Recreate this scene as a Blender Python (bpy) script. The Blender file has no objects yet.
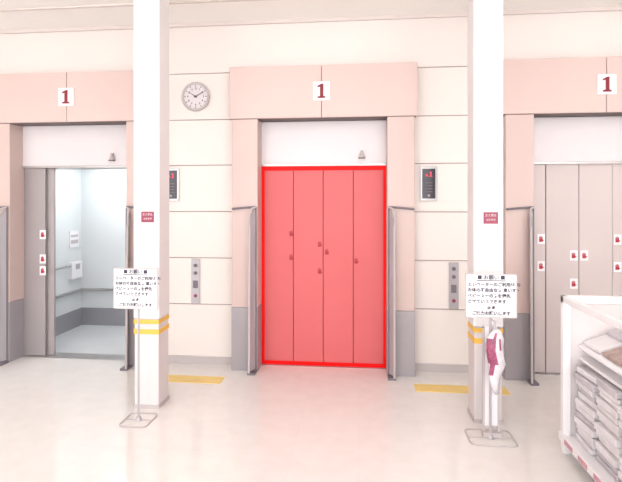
import bpy, math, random
from mathutils import Vector
random.seed(4)
S = bpy.context.scene
COL = S.collection

# ------------------------------------------------------------ materials
def lin(c):
    return tuple((x/255/12.92) if x/255 <= .04045 else ((x/255+.055)/1.055)**2.4 for x in c)+(1,)
def mat(name, rgb, rough=.5, metal=0., emit=0., var=0.0, scale=3., spec=.5, alpha=1., trans=0., bump=0.):
    m = bpy.data.materials.new(name); m.use_nodes = True
    nt = m.node_tree; b = nt.nodes['Principled BSDF']
    c = lin(rgb)
    b.inputs['Roughness'].default_value = rough
    b.inputs['Metallic'].default_value = metal
    b.inputs['Specular IOR Level'].default_value = spec
    b.inputs['Alpha'].default_value = alpha
    b.inputs['Transmission Weight'].default_value = trans
    tc = nt.nodes.new('ShaderNodeTexCoord')
    n = nt.nodes.new('ShaderNodeTexNoise'); n.inputs['Scale'].default_value = scale
    n.inputs['Detail'].default_value = 4
    nt.links.new(tc.outputs['Object'], n.inputs['Vector'])
    r = nt.nodes.new('ShaderNodeValToRGB')
    k = 1-var
    r.color_ramp.elements[0].color = (c[0]*k, c[1]*k, c[2]*k, 1); r.color_ramp.elements[0].position = .35
    r.color_ramp.elements[1].color = c; r.color_ramp.elements[1].position = .65
    nt.links.new(n.outputs['Fac'], r.inputs['Fac'])
    nt.links.new(r.outputs['Color'], b.inputs['Base Color'])
    if emit > 0:
        b.inputs['Emission Color'].default_value = c
        b.inputs['Emission Strength'].default_value = emit
    return m

M_wall = mat('wall_panel_cream', (233,225,220), .4, var=.02, scale=1.2)
M_joint = mat('wall_joint_grey', (172,154,150), .8)
M_pink = mat('pink_laminate', (213,189,183), .4, var=.03, scale=2)
M_pinkc = mat('pink_laminate_column', (208,185,179), .4, var=.03, scale=2)
M_kick = mat('grey_kick_plate', (162,155,159), .35, metal=.1, var=.06)
M_base = mat('baseboard_beige_grey', (190,181,181), .4)
M_trans = mat('transom_white', (219,213,215), .4, var=.02)
M_pillar = mat('pillar_white_paint', (232,229,230), .4, var=.01)
M_sleeve = mat('pillar_sleeve', (220,213,213), .35, var=.03)
M_ceil = mat('ceiling_cream', (250,247,243), .8, var=.01)
M_trim = mat('trim_lightbeige', (220,210,205), .5)
M_steel = mat('brushed_steel', (186,182,182), .3, metal=.6, var=.1, scale=8)
M_steelp = mat('elevator_door_stainless', (166,159,160), .35, metal=.3, var=.06, scale=2)
M_dark = mat('dark_gap', (110,96,96), .6)
M_black = mat('black_glass', (44,38,50), .15)
M_red = mat('sign_red', (132,14,32), .4)
M_magenta = mat('sticker_magenta', (150,60,84), .4, var=.1)
M_white = mat('sign_white', (236,233,236), .35, var=.01)
M_ink = mat('ink_grey', (60,58,78), .6)
M_yellow = mat('yellow_tape', (240,192,84), .5, var=.05, scale=10)
M_tactile = mat('tactile_yellow', (240,208,128), .5, var=.05, scale=10)
M_dooroverlay = mat('elevator_door_red_overlay', (212,104,106), .45, var=.03, scale=1.5, spec=.3)  # red marking overlay put into the door colour; no film on the doors
M_overlayedge = mat('red_overlay_edge', (245,5,9), .5, spec=.2)  # bright red of the marking's outline
M_reddark = mat('door_joint_darkred', (150,50,60), .5)
M_redmark = mat('hand_mark_darkred', (172,38,52), .5)
M_doorpale = mat('elevator_door_pale', (202,189,187), .38, var=.04, scale=1.5)
M_palejoint = mat('door_joint_brown', (124,106,108), .5)
M_car = mat('car_wall_palegrey', (217,220,221), .3, var=.03, scale=1.)
M_carfloor = mat('car_floor_grey', (204,205,206), .4, var=.05)
M_carkick = mat('car_kick_grey', (150,149,154), .4, metal=.1)
M_light = mat('diffuser_emissive', (255,253,251), .5, emit=4.0)
M_carlight = mat('car_diffuser_emissive', (247,252,255), .5, emit=3.8)
M_led = mat('led_red', (200,40,60), .4, emit=.5)
M_darktube = mat('grey_rubber', (118,110,118), .5)
M_guard = mat('guard_plate_grey', (178,173,178), .3, metal=.15, var=.05)
M_rack = mat('rack_white_enamel', (236,232,234), .3, var=.01)
M_pack = mat('package_white', (226,221,224), .45, var=.10, scale=14)
M_pack2 = mat('package_grey', (196,190,195), .45, var=.12, scale=14)
M_bookb = mat('magazine_brown', (176,152,144), .45, var=.3, scale=16)
M_pinkedge = mat('shelf_label_pink', (205,150,160), .45, var=.1, scale=20)
M_plastic = mat('bag_white_plastic', (226,220,225), .2, var=.15, scale=22)
M_purple = mat('bag_print_pink', (176,86,122), .35, var=.45, scale=45)

def floor_mat():
    m = bpy.data.materials.new('floor_polished_tile'); m.use_nodes = True
    nt = m.node_tree; b = nt.nodes['Principled BSDF']
    tc = nt.nodes.new('ShaderNodeTexCoord')
    br = nt.nodes.new('ShaderNodeTexBrick'); br.offset = 0
    br.inputs['Scale'].default_value = 1.0
    br.inputs['Brick Width'].default_value = .45; br.inputs['Row Height'].default_value = .45
    br.inputs['Mortar Size'].default_value = .0012
    br.inputs['Color1'].default_value = lin((230,226,223)); br.inputs['Color2'].default_value = lin((232,228,225))
    br.inputs['Mortar'].default_value = lin((224,218,215))
    n = nt.nodes.new('ShaderNodeTexNoise'); n.inputs['Scale'].default_value = 8; n.inputs['Detail'].default_value = 8
    mx = nt.nodes.new('ShaderNodeMix'); mx.data_type = 'RGBA'; mx.blend_type = 'MULTIPLY'
    mx.inputs[0].default_value = 1
    r = nt.nodes.new('ShaderNodeValToRGB')
    r.color_ramp.elements[0].color = (.965,.957,.95,1); r.color_ramp.elements[0].position = .35
    r.color_ramp.elements[1].color = (1,1,1,1); r.color_ramp.elements[1].position = .65
    nt.links.new(tc.outputs['Object'], br.inputs['Vector']); nt.links.new(tc.outputs['Object'], n.inputs['Vector'])
    nt.links.new(n.outputs['Fac'], r.inputs['Fac'])
    nt.links.new(br.outputs['Color'], mx.inputs[6]); nt.links.new(r.outputs['Color'], mx.inputs[7])
    nt.links.new(mx.outputs[2], b.inputs['Base Color'])
    b.inputs['Roughness'].default_value = .05
    b.inputs['IOR'].default_value = 1.65
    return m
M_floor = floor_mat()

# ------------------------------------------------------------ mesh helpers
def empty(name, loc=(0,0,0)):
    o = bpy.data.objects.new(name, None); o.location = loc; o.empty_display_size = .1
    COL.objects.link(o); return o
def put(o, parent):
    COL.objects.link(o)
    if parent:
        o.parent = parent
        o.matrix_parent_inverse = parent.matrix_basis.inverted()
    return o
class MB:
    """multi-material mesh builder in world coordinates"""
    def __init__(s): s.v=[]; s.f=[]; s.mi=[]; s.mats=[]
    def m(s, mt):
        if mt not in s.mats: s.mats.append(mt)
        return s.mats.index(mt)
    def poly(s, vs, fs, mt):
        o=len(s.v); s.v+= [tuple(p) for p in vs]
        i=s.m(mt)
        for f in fs: s.f.append([o+k for k in f]); s.mi.append(i)
    def box(s,x0,x1,y0,y1,z0,z1,mt,rot=0.,piv=None):
        vs=[Vector(p) for p in [(x0,y0,z0),(x1,y0,z0),(x1,y1,z0),(x0,y1,z0),(x0,y0,z1),(x1,y0,z1),(x1,y1,z1),(x0,y1,z1)]]
        if rot:
            c=Vector(piv) if piv else sum(vs,Vector())/8
            from mathutils import Matrix
            R=Matrix.Rotation(rot,3,'Z'); vs=[R@(v-c)+c for v in vs]
        s.poly(vs,[(0,3,2,1),(4,5,6,7),(0,1,5,4),(1,2,6,5),(2,3,7,6),(3,0,4,7)],mt); return s
    def prism_y(s,pts,y0,y1,mt):
        n=len(pts)
        vs=[(x,y0,z) for x,z in pts]+[(x,y1,z) for x,z in pts]
        fs=[tuple(range(n)),tuple(reversed(range(n,2*n)))]+[(i,n+i,n+(i+1)%n,(i+1)%n) for i in range(n)]
        s.poly(vs,fs,mt); return s
    def disc_y(s,cx,cz,r,y0,y1,mt,n=32):
        return s.prism_y([(cx+r*math.cos(2*math.pi*i/n),cz+r*math.sin(2*math.pi*i/n)) for i in range(n)],y0,y1,mt)
    def cyl_z(s,cx,cy,r0,r1,z0,z1,mt,n=20):
        vs=[(cx+r0*math.cos(2*math.pi*i/n),cy+r0*math.sin(2*math.pi*i/n),z0) for i in range(n)]
        vs+=[(cx+r1*math.cos(2*math.pi*i/n),cy+r1*math.sin(2*math.pi*i/n),z1) for i in range(n)]
        fs=[tuple(reversed(range(n))),tuple(range(n,2*n))]+[(i,(i+1)%n,n+(i+1)%n,n+i) for i in range(n)]
        s.poly(vs,fs,mt); return s
    def tube(s,pts,r,mt,n=10):
        pts=[Vector(p) for p in pts]; rings=[]
        for i,p in enumerate(pts):
            d=(pts[min(i+1,len(pts)-1)]-pts[max(i-1,0)]).normalized()
            a=d.cross(Vector((0,0,1)))
            if a.length<.2: a=d.cross(Vector((0,1,0)))
            a.normalize(); b=d.cross(a)
            rings+=[p+r*(a*math.cos(2*math.pi*k/n)+b*math.sin(2*math.pi*k/n)) for k in range(n)]
        fs=[]
        for i in range(len(pts)-1):
            for k in range(n):
                fs.append((i*n+k,i*n+(k+1)%n,(i+1)*n+(k+1)%n,(i+1)*n+k))
        fs.append(tuple(range(n))); fs.append(tuple(reversed(range((len(pts)-1)*n,len(pts)*n))))
        s.poly(rings,fs,mt); return s
    def make(s,name,parent=None,bevel=0.,smooth=False):
        me=bpy.data.meshes.new(name); me.from_pydata(s.v,[],s.f)
        for mt in s.mats: me.materials.append(mt)
        for p,i in zip(me.polygons,s.mi): p.material_index=i; p.use_smooth=smooth
        import bmesh
        bm=bmesh.new(); bm.from_mesh(me); bmesh.ops.recalc_face_normals(bm,faces=bm.faces); bm.to_mesh(me); bm.free()
        o=bpy.data.objects.new(name,me); put(o,parent)
        if bevel:
            b=o.modifiers.new('bevel','BEVEL'); b.width=bevel; b.segments=2; b.limit_method='ANGLE'
        return o
def text(name,parent,body,loc,size,mt,align='CENTER',w=.0006):
    c=bpy.data.curves.new(name,'FONT'); c.body=body; c.size=size; c.align_x=align; c.align_y='CENTER'
    c.extrude=.0006; c.offset=w
    o=bpy.data.objects.new(name,c); o.location=loc; o.rotation_euler=(math.pi/2,0,0)
    c.materials.append(mt); put(o,parent); return o

# ------------------------------------------------------------ room shell
X0,X1,YB,ZC = -7.0,6.5,-10.0,3.60
E = [-3.063,-.372,2.317]; HW=.65
MB().box(X0,X1,YB,.15,-.1,0,M_floor).make('floor')
MB().box(X0,X1,YB,.3,ZC,ZC+.12,M_ceil).make('ceiling')
w=MB(); WY=-.06
q=.03
segs=[(X0,E[0]-HW-q)]+[(E[i]+HW+q,E[i+1]-HW-q) for i in range(2)]+[(E[2]+HW+q,X1)]
for a,b in segs: w.box(a,b,WY+.012,.11,0,ZC,M_joint)
for e in E: w.box(e-HW-q,e+HW+q,WY+.012,.11,2.56,ZC,M_joint)
J=[.0,.63,1.12,1.61,2.10,2.58,3.07,ZC]
for a,b in zip(J[:-1],J[1:]):
    for s0,s1 in segs:
        w.box(s0,s1,WY,WY+.02,a+.005,b-.005,M_wall)
    if a>=2.58:
        for e in E: w.box(e-HW-q,e+HW+q,WY,WY+.02,a+.005,b-.005,M_wall)
w.make('wall_back')
MB().box(X0-.15,X0,YB,.12,0,ZC,M_wall).make('wall_left')
MB().box(X1,X1+.15,YB,.12,0,ZC,M_wall).make('wall_right')
MB().box(X0,X1,WY-.03,WY,ZC-.035,ZC,M_trim).make('trim_1')
bb=MB()
for s0,s1 in [(X0,E[0]-.94),(E[0]+.94,E[1]-.94),(E[1]+.94,E[2]-.94),(E[2]+.94,X1)]:
    bb.box(s0,s1,WY-.012,WY,0,.08,M_base)
bb.make('baseboard_back')
MB().box(X0,X1,-.62,-.59,ZC-.012,ZC,M_trim).make('trim_2')

# ------------------------------------------------------------ elevators
def numeral_one(mb,cx,cz,h,y0,y1,mt):
    k=h
    pts=[(-.28,-.5),(.28,-.5),(.28,-.40),(.14,-.36),(.14,.5),(.0,.5),(-.28,.36),(-.28,.25),(-.10,.30),(-.10,-.36),(-.28,-.40)]
    mb.prism_y([(cx+x*k,cz+z*k) for x,z in pts],y0,y1,mt)
FY=-.22
for i,e in enumerate(E):
    g=empty('elevator_surround',(e,0,0))
    for sgn,nm in ((-1,'left'),(1,'right')):
        a,b=sorted((e+sgn*HW,e+sgn*.915))
        MB().box(a,b,FY,.12,.64,2.55,M_pinkc).make('column_'+nm,g,bevel=.006)
        MB().box(a-.003,b+.003,FY-.008,.12,0,.64,M_kick).make('column_kick_'+nm,g,bevel=.004)
    l=MB()
    l.box(e-.94,e-.003,FY-.01,WY+.01,2.555,3.077,M_pink)
    l.box(e+.003,e+.94,FY-.01,WY+.01,2.555,3.077,M_pink)
    l.box(e-.93,e+.93,FY+.01,WY+.01,2.55,3.07,M_dark)
    l.make('lintel',g,bevel=.003)
    l=MB().box(e-HW,e+HW,-.02,.12,2.10,2.55,M_trans).box(e-HW,e+HW,-.03,.12,2.085,2.11,M_steel)
    l.make('transom',g,bevel=.002)
    MB().box(e-HW,e+HW,-.05,.13,.0,.004,M_steel).make('door_sill',g)
    wl=MB().cyl_z(e+.40,-.045,.034,.012,2.165,2.225,M_base).box(e+.388,e+.412,-.05,-.015,2.215,2.24,M_kick).cyl_z(e+.40,-.045,.036,.034,2.158,2.166,M_dark)
    wl.make('sensor_lamp',g)
    p=empty('floor_number_sign',(e,FY,2.82))
    MB().box(e-.085,e+.085,FY-.022,FY-.010,2.72,2.91,M_white).make('plate',p,bevel=.003)
    q=MB(); numeral_one(q,e,2.815,.14,FY-.026,FY-.021,M_red); q.make('numeral',p)
    for sgn,nm in ((-1,'left'),(1,'right')):
        gg=empty('door_guard_rail',(e+sgn*.66,FY,0))
        xa=e+sgn*.665; xb=e+sgn*.71; ya=FY-.02; yb=FY-.12
        h=1.66
        m=MB()
        m.poly([(xa,ya,.03),(xb,yb,.03),(xb,yb+.04,h-.12),(xa,ya,h-.03),
                (xa+.012*sgn,ya,.03),(xb+.012*sgn,yb,.03),(xb+.012*sgn,yb+.04,h-.12),(xa+.012*sgn,ya,h-.03)],
               [(0,1,2,3),(7,6,5,4),(0,4,5,1),(1,5,6,2),(2,6,7,3),(3,7,4,0)],M_guard)
        m.make('plate',gg)
        t=MB()
        t.tube([(xb,yb,.0),(xb,yb+.03,h-.2),(xb,yb+.04,h-.08),(xb-.01*sgn,yb+.07,h-.02),(xa,ya+.0,h)],.011,M_base)
        t.tube([(xa,ya+.002,.0),(xa,ya+.002,h)],.010,M_darktube)
        t.tube([(xa,ya-.003,h),(e+sgn*.80,ya-.003,h-.01),(e+sgn*.905,ya-.003,h-.02),(e+sgn*.905,ya+.015,h-.02)],.011,M_darktube)
        t.box(min(xa,xb)-.015,max(xa,xb)+.015,yb-.012,ya+.01,0,.02,M_darktube)
        t.make('tube_frame',gg,smooth=False)

def hand_marks(mb,lst,y,mt,bgm=None):
    for x,z in lst:
        if bgm: mb.box(x-.036,x+.036,y+.001,y+.004,z-.05,z+.05,bgm)
        mb.box(x-.020,x+.014,y-.001,y+.003,z-.028,z+.003,mt)
        for k in range(4):
            mb.box(x-.020+k*.009,x-.0135+k*.009,y-.001,y+.003,z+.003,z+.022+.006*(k in(1,2)),mt)
        mb.box(x+.014,x+.024,y-.001,y+.003,z-.018,z-.006,mt)
def closed_door(cx,M,MJ,marks,mm,bg,hw=.628):
    g=empty('elevator_door',(cx,0,0))
    pw=hw/2
    for k in range(4):
        a=cx-hw+k*pw; b=a+pw
        off=.0 if k in(1,2) else .006
        MB().box(a+.003,b-.003,.0+off,.04,.006,2.085,M).make('panel_%d'%(k+1),g,bevel=.002)
    MB().box(cx-HW-.06,cx+HW+.06,.03,.06,.006,2.10,MJ).make('backing',g)
    q=MB(); hand_marks(q,marks,-.004,mm,bg); q.make('hand_caution_stickers',g)
    return g
c0=-.372
g=closed_door(c0,M_dooroverlay,M_reddark,[(c0-.335,1.38),(c0-.335,1.13),(c0-.035,1.27),(c0-.035,.99),(c0+.04,1.19),(c0+.345,1.10)],M_redmark,None)
f=MB(); t=.030
f.box(c0-HW,c0-HW+t,-.012,.02,0.004,2.085,M_overlayedge)
f.box(c0+HW-t,c0+HW,-.012,.02,0.004,2.085,M_overlayedge)
f.box(c0-HW+t,c0+HW-t,-.012,.02,2.085-t-.014,2.085,M_overlayedge)
f.box(c0-HW+t,c0+HW-t,-.012,.0,0.004,.04,M_overlayedge)
f.make('red_overlay_border',g)  # outline of the marking overlay, added as geometry; the lift has no such trim
c2=2.17
g=closed_door(c2,M_doorpale,M_palejoint,[(c2-.36,1.34),(c2-.36,1.07),(c2-.05,1.18),(c2+.05,1.18),(c2-.05,.90),(c2+.36,1.34),(c2+.36,1.07)],M_redmark,M_white)
MB().box(c2+.631,2.317+HW,.01,.04,.006,2.085,M_doorpale).make('panel_5',g,bevel=.002)
e=E[0]
g=empty('elevator_door',(e-.5,0,0))
MB().box(e-HW+.002,e-HW+.25,.0,.03,.006,2.085,M_steelp).make('panel_front',g,bevel=.003)
MB().box(e-HW+.02,e-HW+.33,.04,.07,.006,2.085,M_steelp).make('panel_rear',g,bevel=.003)
q=MB(); hand_marks(q,[(e-HW+.225,1.35),(e-HW+.225,1.08),(e-HW+.225,.95)],-.004,M_redmark,M_white); q.make('hand_caution_stickers',g)
g=empty('elevator_car',(e,.8,0))
cx0,cx1,cy0,cy1,cz=-3.86,-2.28,.14,1.36,2.32
MB().box(cx0-.03,cx0,cy0,cy1,0,cz,M_car).box(cx1,cx1+.03,cy0,cy1,0,cz,M_car).box(cx0-.03,cx1+.03,cy1,cy1+.03,0,cz,M_car).make('car_walls',g)
MB().box(cx0,cx1,cy0+.01,cy1,-.06,0,M_carfloor).make('car_floor',g)
MB().box(cx0-.03,cx1+.03,cy0,cy1+.03,cz,cz+.04,M_car).make('car_ceiling',g)
MB().box(cx0+.3,cx1-.3,cy0+.3,cy1-.2,cz-.02,cz,M_carlight).make('car_ceiling_light',g)
MB().box(cx0,cx0+.012,cy0,cy1,0,.24,M_carkick).box(cx0,cx1,cy1-.012,cy1,0,.24,M_carkick).make('kick_plate',g)
m=MB().box(cx0,cx0+.035,cy0+.05,cy1,.48,.515,M_steel).box(cx0,cx1,cy1-.035,cy1,.48,.515,M_steel); m.make('bumper_rail',g,bevel=.005)
MB().box(cx0,cx0+.02,cy1-.30,cy1-.10,1.10,1.32,M_white).box(cx0+.019,cx0+.022,cy1-.28,cy1-.12,1.24,1.27,M_base).box(cx0+.019,cx0+.022,cy1-.28,cy1-.12,1.15,1.20,M_base).make('notice',g)
MB().box(cx0,cx0+.05,cy1-.30,cy1-.06,.68,.90,M_white).box(cx0+.049,cx0+.052,cy1-.22,cy1-.12,.8,.87,M_steel).make('control_box',g,bevel=.006)
m=MB().tube([(cx0+.05,cy0+.1,.86),(cx0+.05,cy1-.34,.86)],.014,M_steel)
m.box(cx0,cx0+.05,cy0+.12,cy0+.14,.85,.87,M_steel).box(cx0,cx0+.05,cy1-.38,cy1-.36,.85,.87,M_steel).make('handrail',g)
MB().box(cx0-.03,e-HW,.12,.15,0,2.4,M_steelp).box(e+HW,cx1+.03,.12,.15,0,2.4,M_steelp).box(e-HW,e+HW,.12,.15,2.08,2.4,M_steelp).make('car_front_return',g)

# ------------------------------------------------------------ pillars
for px in (-1.75,.992):
    g=empty('pillar',(px,-1.08,0)); hw=.112; y0,y1=-1.19,-.966
    MB().box(px-hw,px+hw,y0,y1,.74,ZC,M_pillar).make('shaft',g,bevel=.012)
    MB().box(px-hw+.008,px+hw-.008,y0+.008,y1-.008,0,.74,M_sleeve).make('lower_sleeve',g,bevel=.006)
    t=MB()
    for z0,z1 in ((.70,.735),(.615,.655)):
        t.box(px-hw+.004,px+hw-.004,y0+.004,y1-.004,z0,z1,M_yellow)
    t.make('yellow_tape_bands',g)
    MB().box(px-hw+.002,px+hw-.002,y0+.002,y1-.002,0,.03,M_base).make('foot_ring',g)
    s=MB().box(px-.045,px+.075,y0-.004,y0,1.535,1.635,M_white).box(px-.040,px+.070,y0-.006,y0-.003,1.540,1.630,M_magenta)
    s.make('notice_sticker',g)
    text('sticker_text_1',g,'立入禁止',(px+.015,y0-.0065,1.605),.022,M_white,w=-.0002)
    text('sticker_text_2',g,'注意事項',(px+.015,y0-.0065,1.570),.018,M_white,w=-.0002)

# ------------------------------------------------------------ sign stands
def stand(px,py,sw,base):
    g=empty('notice_stand',(px,py,0))
    m=MB()
    m.tube([(px,py,.012),(px,py,1.0)],.008,M_guard)
    pts=[]
    bw,bd=base
    for a,b,st in ((bw,-bd,-.5),(bw,bd,0),(-bw,bd,.5),(-bw,-bd,1)):
        r=.04
        cxx=px+math.copysign(abs(a)-r,a); cyy=py+math.copysign(abs(b)-r,b)
        for k in range(6):
            an=math.pi*(st+.5*k/5)
            pts.append((cxx+r*math.cos(an),cyy+r*math.sin(an),.006))
    pts.append(pts[0])
    m.tube(pts,.005,M_base)
    m.tube([(px-bw,py,.006),(px+bw,py,.006)],.005,M_base)
    m.cyl_z(px,py,.025,.016,0.003,.03,M_guard)
    m.make('pole_and_base',g)
    cx=px+sw
    MB().box(cx-.18,cx+.18,py-.02,py-.008,.875,1.19,M_white).make('board',g,bevel=.004)
    f=MB()
    for a in ((cx-.18,cx+.18,.875,.881),(cx-.18,cx+.18,1.184,1.19),(cx-.18,cx-.174,.875,1.19),(cx+.174,cx+.18,.875,1.19)):
        f.box(a[0],a[1],py-.023,py-.019,a[2],a[3],M_base)
    f.box(cx-.10,cx+.10,py-.022,py-.019,1.139,1.144,M_ink)
    f.make('board_border',g)
    text('title_text',g,'■ お願い ■',(cx,py-.0215,1.163),.036,M_ink)
    L=['エレベーターのご利用は お','お体の不自由な方 車いす・','ベビーカーの方を優先','させていただきます']
    for k,s in enumerate(L):
        text('line_text_%d'%(k+1),g,s,(cx-.165,py-.0215,1.113-k*.041),.030,M_ink,'LEFT',w=.0009)
    text('line_text_5',g,'店 長',(cx,py-.0215,.946),.024,M_ink,w=.0009)
    text('line_text_6',g,'ご協力お願いします',(cx,py-.0215,.906),.030,M_ink,w=.0009)
    return g
stand(-1.715,-1.40,-.015,(.11,.12))
g=stand(.945,-1.42,0.,(.16,.12))
px,py=.965,-1.475
prof=[(.80,.018,.012),(.78,.035,.02),(.74,.055,.032),(.66,.062,.036),(.56,.055,.034),(.48,.044,.028),(.40,.026,.02),(.34,.012,.01)]
vs=[];n=16
for z,rx,ry in prof:
    for k in range(n):
        a=2*math.pi*k/n; rr=1+.14*math.sin(5*a+z*30)
        vs.append((px+rx*rr*math.cos(a)+.012*math.sin(z*25),py+ry*rr*math.sin(a),z))
fs=[(i*n+k,i*n+(k+1)%n,(i+1)*n+(k+1)%n,(i+1)*n+k) for i in range(len(prof)-1) for k in range(n)]
fs+= [tuple(range(n)),tuple(range((len(prof)-1)*n,len(prof)*n))]
m=MB(); m.poly(vs,fs,M_plastic)
for j in range(len(fs)-2):
    i,k=divmod(j,n)
    if (i in(2,3) and 8<=k<=11) or (i==4 and 9<=k<=10) or (i==2 and k==13) or (i==1 and k==11): m.mi[j]=m.m(M_purple)
m.make('hanging_bag_body',g,smooth=True)
MB().tube([(px,py,.79),(px+.005,py+.02,.85),(px-.015,py+.055,.86)],.006,M_guard).make('bag_hook',g)
m=MB(); m.box(.897,.912,-1.40,-1.385,.012,.80,M_base).box(1.0,1.015,-1.40,-1.385,.012,.80,M_base).box(.897,1.015,-1.40,-1.385,.79,.805,M_rack)
m.box(.912,1.0,-1.395,-1.388,.08,.79,M_white)
m.box(.892,1.02,-1.43,-1.38,.012,.04,M_base)
m.make('umbrella_cover_holder',g)

# ------------------------------------------------------------ wall fittings
cx,cz,r=-1.715,2.823,.150
g=empty('wall_clock',(cx,WY,cz))
MB().disc_y(cx,cz,r-.012,WY-.022,WY-.001,M_trans,48).make('face',g)
ring=[(cx+(r-.010)*math.cos(2*math.pi*i/48),WY-.02,cz+(r-.010)*math.sin(2*math.pi*i/48)) for i in range(49)]
MB().tube(ring,.015,M_base,8).make('rim',g,smooth=True)
m=MB()
for k in range(12):
    a=math.pi/6*k
    p=lambda rr,w:(cx+rr*math.sin(a)+w*math.cos(a),cz+rr*math.cos(a)-w*math.sin(a))
    m.prism_y([p(r-.045,-.003),p(r-.045,.003),p(r-.028,.003),p(r-.028,-.003)],WY-.025,WY-.021,M_ink)
def hand(a,L,w,y):
    p=lambda rr,ww:(cx+rr*math.sin(a)+ww*math.cos(a),cz+rr*math.cos(a)-ww*math.sin(a))
    m.prism_y([p(-.02,-w),p(-.02,w),p(L,w*.6),p(L,-w*.6)],y,y+.003,M_ink)
hand(math.radians(305),.065,.005,WY-.029); hand(math.radians(62),.098,.0035,WY-.033)
m.disc_y(cx,cz,.009,WY-.036,WY-.022,M_ink,16); m.make('hands_and_ticks',g)
for k in range(12):
    a=math.pi/6*(k+1)
    text('numeral_%d'%(k+1),g,str(k+1),(cx+.085*math.sin(a),WY-.0225,cz+.085*math.cos(a)),.028,M_ink)

for ix in (-1.985,.698):
    g=empty('floor_indicator_panel',(ix,WY,1.9))
    MB().box(ix-.085,ix+.085,WY-.018,WY,1.72,2.07,M_steel).make('bezel',g,bevel=.004)
    MB().box(ix-.065,ix+.065,WY-.022,WY-.016,1.745,2.045,M_black).make('screen',g)
    m=MB(); numeral_one(m,ix+.02,1.99,.05,WY-.024,WY-.021,M_led)
    m.prism_y([(ix-.035,1.97),(ix-.005,1.97),(ix-.02,2.0)],WY-.024,WY-.021,M_led)
    for k in range(4): m.box(ix-.035,ix+.035,WY-.024,WY-.021,1.9-k*.03,1.906-k*.03,M_dark)
    m.disc_y(ix,1.775,.012,WY-.026,WY-.021,M_kick,16)
    m.make('display',g)
for ix in (-1.719,.945):
    g=empty('call_button_panel',(ix,WY,.87))
    MB().box(ix-.047,ix+.047,WY-.014,WY-.0005,.635,1.105,M_guard).make('plate',g,bevel=.004)
    m=MB()
    for z in (1.04,.96): m.disc_y(ix,z,.02,WY-.021,WY-.013,M_darktube,20); m.disc_y(ix,z,.011,WY-.024,WY-.02,M_dark,16)
    m.box(ix-.026,ix+.026,WY-.017,WY-.013,.80,.88,M_darktube); m.disc_y(ix,.72,.018,WY-.02,WY-.013,M_magenta,20)
    m.make('buttons',g)

# ------------------------------------------------------------ tactile strips
for a,b in ((-2.1,-1.30),(.51,1.34)):
    m=MB().box(a,b,-.60,-.42,0,.004,M_tactile)
    nx=int((b-a)/.06)
    for i in range(nx):
        for j in range(3):
            m.cyl_z(a+.03+i*.06,-.57+j*.06,.017,.012,.004,.006,M_tactile,10)
    m.make('tactile_paving_strip')

# ------------------------------------------------------------ merchandise rack
g=empty('display_rack',(1.8,-2.3,0))
rx0,rx1,ry0,ry1=1.375,2.05,-3.05,-1.55; H=1.06
m=MB(); pw=.05
for x in (rx0,rx1-pw):
    for y in (ry0,ry1-pw):
        m.box(x,x+pw,y,y+pw,.0,H,M_rack)
m.box(rx0,rx1,ry1-pw,ry1,H-.04,H+.01,M_rack).box(rx0,rx1,ry0,ry0+pw,H-.04,H+.01,M_rack)
m.box(rx0,rx0+.03,ry0,ry1,H-.035,H+.01,M_rack).box(rx1-.03,rx1,ry0,ry1,H-.035,H+.01,M_rack)
m.make('frame',g,bevel=.006)
m=MB().box(rx0+.01,rx1-.01,ry0+.01,ry1-.01,.10,.125,M_rack).box(rx0+.10,rx1-.01,ry0+.01,ry1-.01,.645,.665,M_rack)
m.box(rx0-.012,rx0+.012,ry0,ry1,.085,.135,M_rack)
for k in range(7): m.box(rx0-.016,rx0-.011,ry0+.08+k*.2,ry0+.2+k*.2,.095,.125,M_pinkedge)
m.make('shelves',g,bevel=.003)
m=MB()
m.box(rx0+pw,rx1-pw,ry1-.035,ry1-.025,.12,H-.04,M_sleeve)
m.make('end_panel',g)
m=MB()
y=ry1-.07
while y>ry0+.3:
    z=.127
    while z<.60:
        h=random.uniform(.034,.046); dx=random.uniform(0,.03); dy=random.uniform(-.008,.008)
        m.box(rx0+.06+dx,rx0+.39+dx,y-.24+dy,y+dy,z,z+h-.004,random.choice([M_pack,M_pack,M_pack2]),rot=random.uniform(-.05,.05))
        z+=h
    y-=.27
m.make('stacked_packages',g,bevel=.006)
m=MB()
y=ry1-.07; r_=0
tilt=lambda x:.70+(x-rx0)*.42
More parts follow.
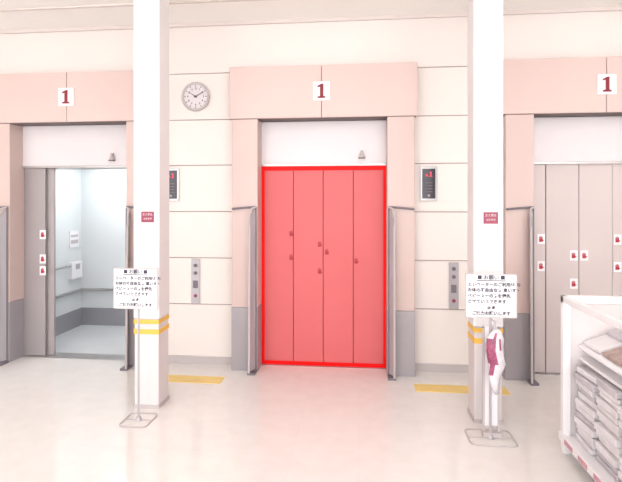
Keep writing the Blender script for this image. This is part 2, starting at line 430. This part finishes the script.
while y>ry0+.25:
    for j in range(3):
        x=rx0+.12+.15*j+random.uniform(-.01,.01); w_=.20
        mt=[M_pack,M_bookb,M_pack2,M_bookb,M_pack][(j*2+r_)%5]
        yo=random.uniform(-.01,.01); z0=tilt(x)+.012*j; z1=tilt(x+w_)+.012*j-.01
        m.poly([(x,y-.21+yo,z0),(x,y+yo,z0),(x+w_,y+yo,z1),(x+w_,y-.21+yo,z1),
                (x,y-.21+yo,z0+.018),(x,y+yo,z0+.018),(x+w_,y+yo,z1+.018),(x+w_,y-.21+yo,z1+.018)],
               [(3,2,1,0),(4,5,6,7),(0,1,5,4),(1,2,6,5),(2,3,7,6),(3,0,4,7)],mt)
    y-=.235; r_+=1
m.make('fanned_magazines',g,bevel=.002)
m=MB(); xa,xb=rx0+.10,rx1-.05; za,zb=tilt(xa)-.02,tilt(xb)-.02
m.poly([(xa,ry0+.02,za),(xa,ry1-.04,za),(xb,ry1-.04,zb),(xb,ry0+.02,zb),
        (xa,ry0+.02,za+.012),(xa,ry1-.04,za+.012),(xb,ry1-.04,zb+.012),(xb,ry0+.02,zb+.012)],
       [(3,2,1,0),(4,5,6,7),(0,1,5,4),(1,2,6,5),(2,3,7,6),(3,0,4,7)],M_rack)
m.make('tilted_tray',g)

# ------------------------------------------------------------ lights
for y in (-2.2,-4.2,-6.4,-8.6):
    for x in (-4.6,-1.6,1.4,4.4):
        g=empty('ceiling_light',(x,y,ZC))
        MB().box(x-.66,x+.66,y-.17,y+.17,ZC-.05,ZC,M_rack).make('housing',g)
        MB().box(x-.62,x+.62,y-.13,y+.13,ZC-.062,ZC-.048,M_light).make('diffuser',g)
wd=bpy.data.worlds.new('World'); S.world=wd; wd.use_nodes=True
bg=wd.node_tree.nodes['Background']; bg.inputs[0].default_value=(.995,.985,.995,1); bg.inputs[1].default_value=2.1

# ------------------------------------------------------------ camera
cd=bpy.data.cameras.new('camera'); cam=bpy.data.objects.new('camera',cd); COL.objects.link(cam)
cam.location=(0,-5,1.70); cam.rotation_euler=(math.pi/2,0,math.atan(.1))
cd.sensor_width=36; cd.lens=27.78; cd.shift_y=-.0611
S.camera=cam
S.view_settings.view_transform='Standard'
S.view_settings.exposure=1.1
